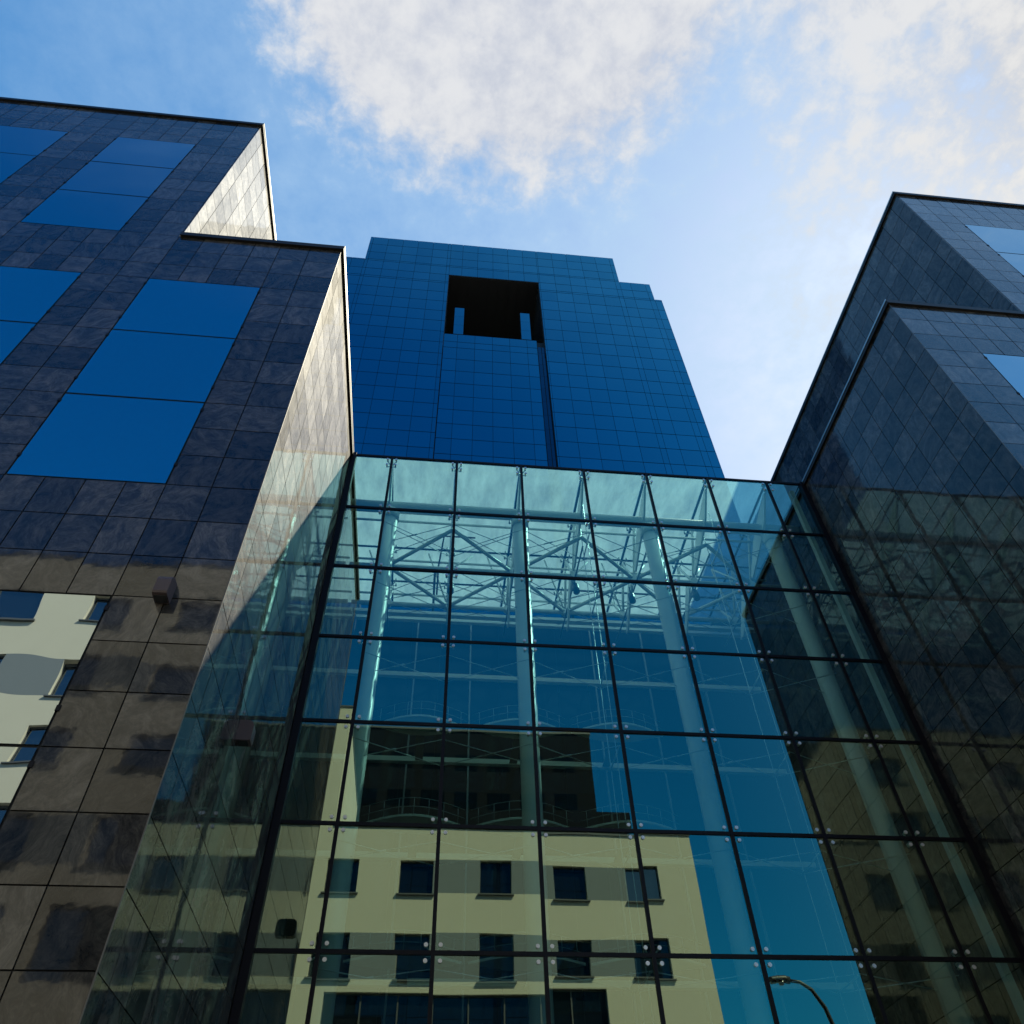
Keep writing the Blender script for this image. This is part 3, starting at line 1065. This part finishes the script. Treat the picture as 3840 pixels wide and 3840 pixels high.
for (a, b, c, d) in holes:
    mb = MB()
    mb.quad((b, FY - 0.26, zr(c)), (a, FY - 0.26, zr(c)), (a, FY - 0.26, zr(d)), (b, FY - 0.26, zr(d)))
    w = child(mb, 'window', 'flat_glass', apt)
    if b - a < 2.3:
        mb = MB()
        mb.box((a - 0.12, FY - 0.2, zr(c) - 0.10), (b + 0.12, FY + 0.12, zr(c) - 0.02))
        child(mb, 'sill', 'sill', w)
    mb = MB()
    nn = max(1, round((b - a) / 1.9))
    for q in range(nn + 1):
        xq = a + (b - a) * q / nn
        mb.box((max(a, xq - 0.04), FY - 0.25, zr(c)), (min(b, xq + 0.04), FY - 0.20, zr(d)))
    mb.box((a, FY - 0.249, zr(d) - 0.08), (b, FY - 0.201, zr(d)))
    child(mb, 'frame', 'sill', w)

# ------------------------------------------------------------------ dark block behind it
drk = thing('office_building', 'dark office block rising behind the pale apartment house, seen only in the atrium glass', 'building', (3, -34, 0))
mb = MB()
mb.box((-16, -50, 0), (14.6, -34, zr(40.4)))
mb.box((14.6, -48, 0), (17.6, -34.5, zr(33.0)))
child(mb, 'wall', 'dark_wall', drk)
mb = MB()
mb.box((-16.1, -50.1, zr(40.4)), (14.7, -33.9, zr(40.6)))
child(mb, 'coping', 'sill', drk)
for k in range(10):
    mb = MB()
    z0 = zr(38.0 - 3.6 * k)
    for i in range(10):
        mb.tile(lambda u, v: (u, -33.97, v), (0, 1, 0), -15.2 + 2.9 * i, -13.2 + 2.9 * i, z0 - 1.5, z0, 0.02, 0.025, 0.001)
    child(mb, 'window', 'dark_pane', drk)

# ------------------------------------------------------------------ lamps
LX, LY = 15.55, -2.0
lamp = thing('street_lamp', 'dark curved street lamp mirrored in the lower right glass panes', 'street lamp', (LX, LY, 0))
mb = MB()
pts = [(LX, LY, 0), (LX, LY, zr(6.6)), (LX - 0.05, LY, zr(7.9)), (LX - 0.25, LY, zr(8.9)), (LX - 0.6, LY, zr(9.5)), (LX - 1.0, LY, zr(9.75)), (LX - 1.5, LY, zr(9.8))]
mb.path(pts, 0.10, 12, 0, 0.055)
mb.tube((LX, LY, 0), (LX, LY, 0.9), 0.14, 14)
child(mb, 'pole', 'lamp_metal', lamp)
mb = MB()
mb.path([(LX - 1.4, LY, zr(9.80)), (LX - 1.6, LY, zr(9.84)), (LX - 1.9, LY, zr(9.83)), (LX - 2.1, LY, zr(9.80)), (LX - 2.16, LY, zr(9.79))], 0.13, 14)
hd = child(mb, 'lamp_head', 'lamp_metal', lamp)
mb = MB()
mb.tube((LX - 1.75, LY, zr(9.74)), (LX - 1.75, LY, zr(9.64)), 0.13, 14, 0, 0.08)
child(mb, 'lens', 'lamp_lens', hd)


def wall_lamp(label, base, along, outward):
    """rounded box lamp fixed to the stone: curved shoulder on top, open below"""
    r = thing('wall_lamp', label, 'wall lamp', base, 'box lamps on the left granite block')
    a, o_, b = Vector(along), Vector(outward), Vector(base)
    w, d, h = 0.098, 0.23, 0.175
    prof = [(0.0, -h), (d * 0.80, -h), (d * 0.95, -h * 0.93), (d, -h * 0.75)]
    for i in range(0, 9):
        an = math.pi / 2 * i / 8
        prof.append((d - 0.11 + 0.11 * math.cos(an), h - 0.11 + 0.11 * math.sin(an)))
    prof.append((0.0, h))
    mb = MB()
    pts = [b + o_ * p + Vector((0, 0, q)) - a * w for p, q in prof]
    mb.prism(pts, a * (2 * w))
    child(mb, 'housing', 'lamp_brown', r)
    mb = MB()
    lo = [b + o_ * (0.03) - a * (w - 0.02) + Vector((0, 0, -h - 0.012)), b + o_ * (d * 0.78) - a * (w - 0.02) + Vector((0, 0, -h - 0.012)),
          b + o_ * (d * 0.78) + a * (w - 0.02) + Vector((0, 0, -h - 0.012)), b + o_ * 0.03 + a * (w - 0.02) + Vector((0, 0, -h - 0.012))]
    mb.prism(lo, (0, 0, 0.011))
    child(mb, 'lens', 'lamp_lens', r)
    return r


wall_lamp('brown box lamp on the shaded granite front, above the tile joints', (-3.79, 8.443, zr(7.30)), (1, 0, 0), (0, -1, 0))
wall_lamp('brown box lamp on the inner side wall, beside the atrium glass', (-3.013, 11.0, zr(6.75)), (0, 1, 0), (1, 0, 0))
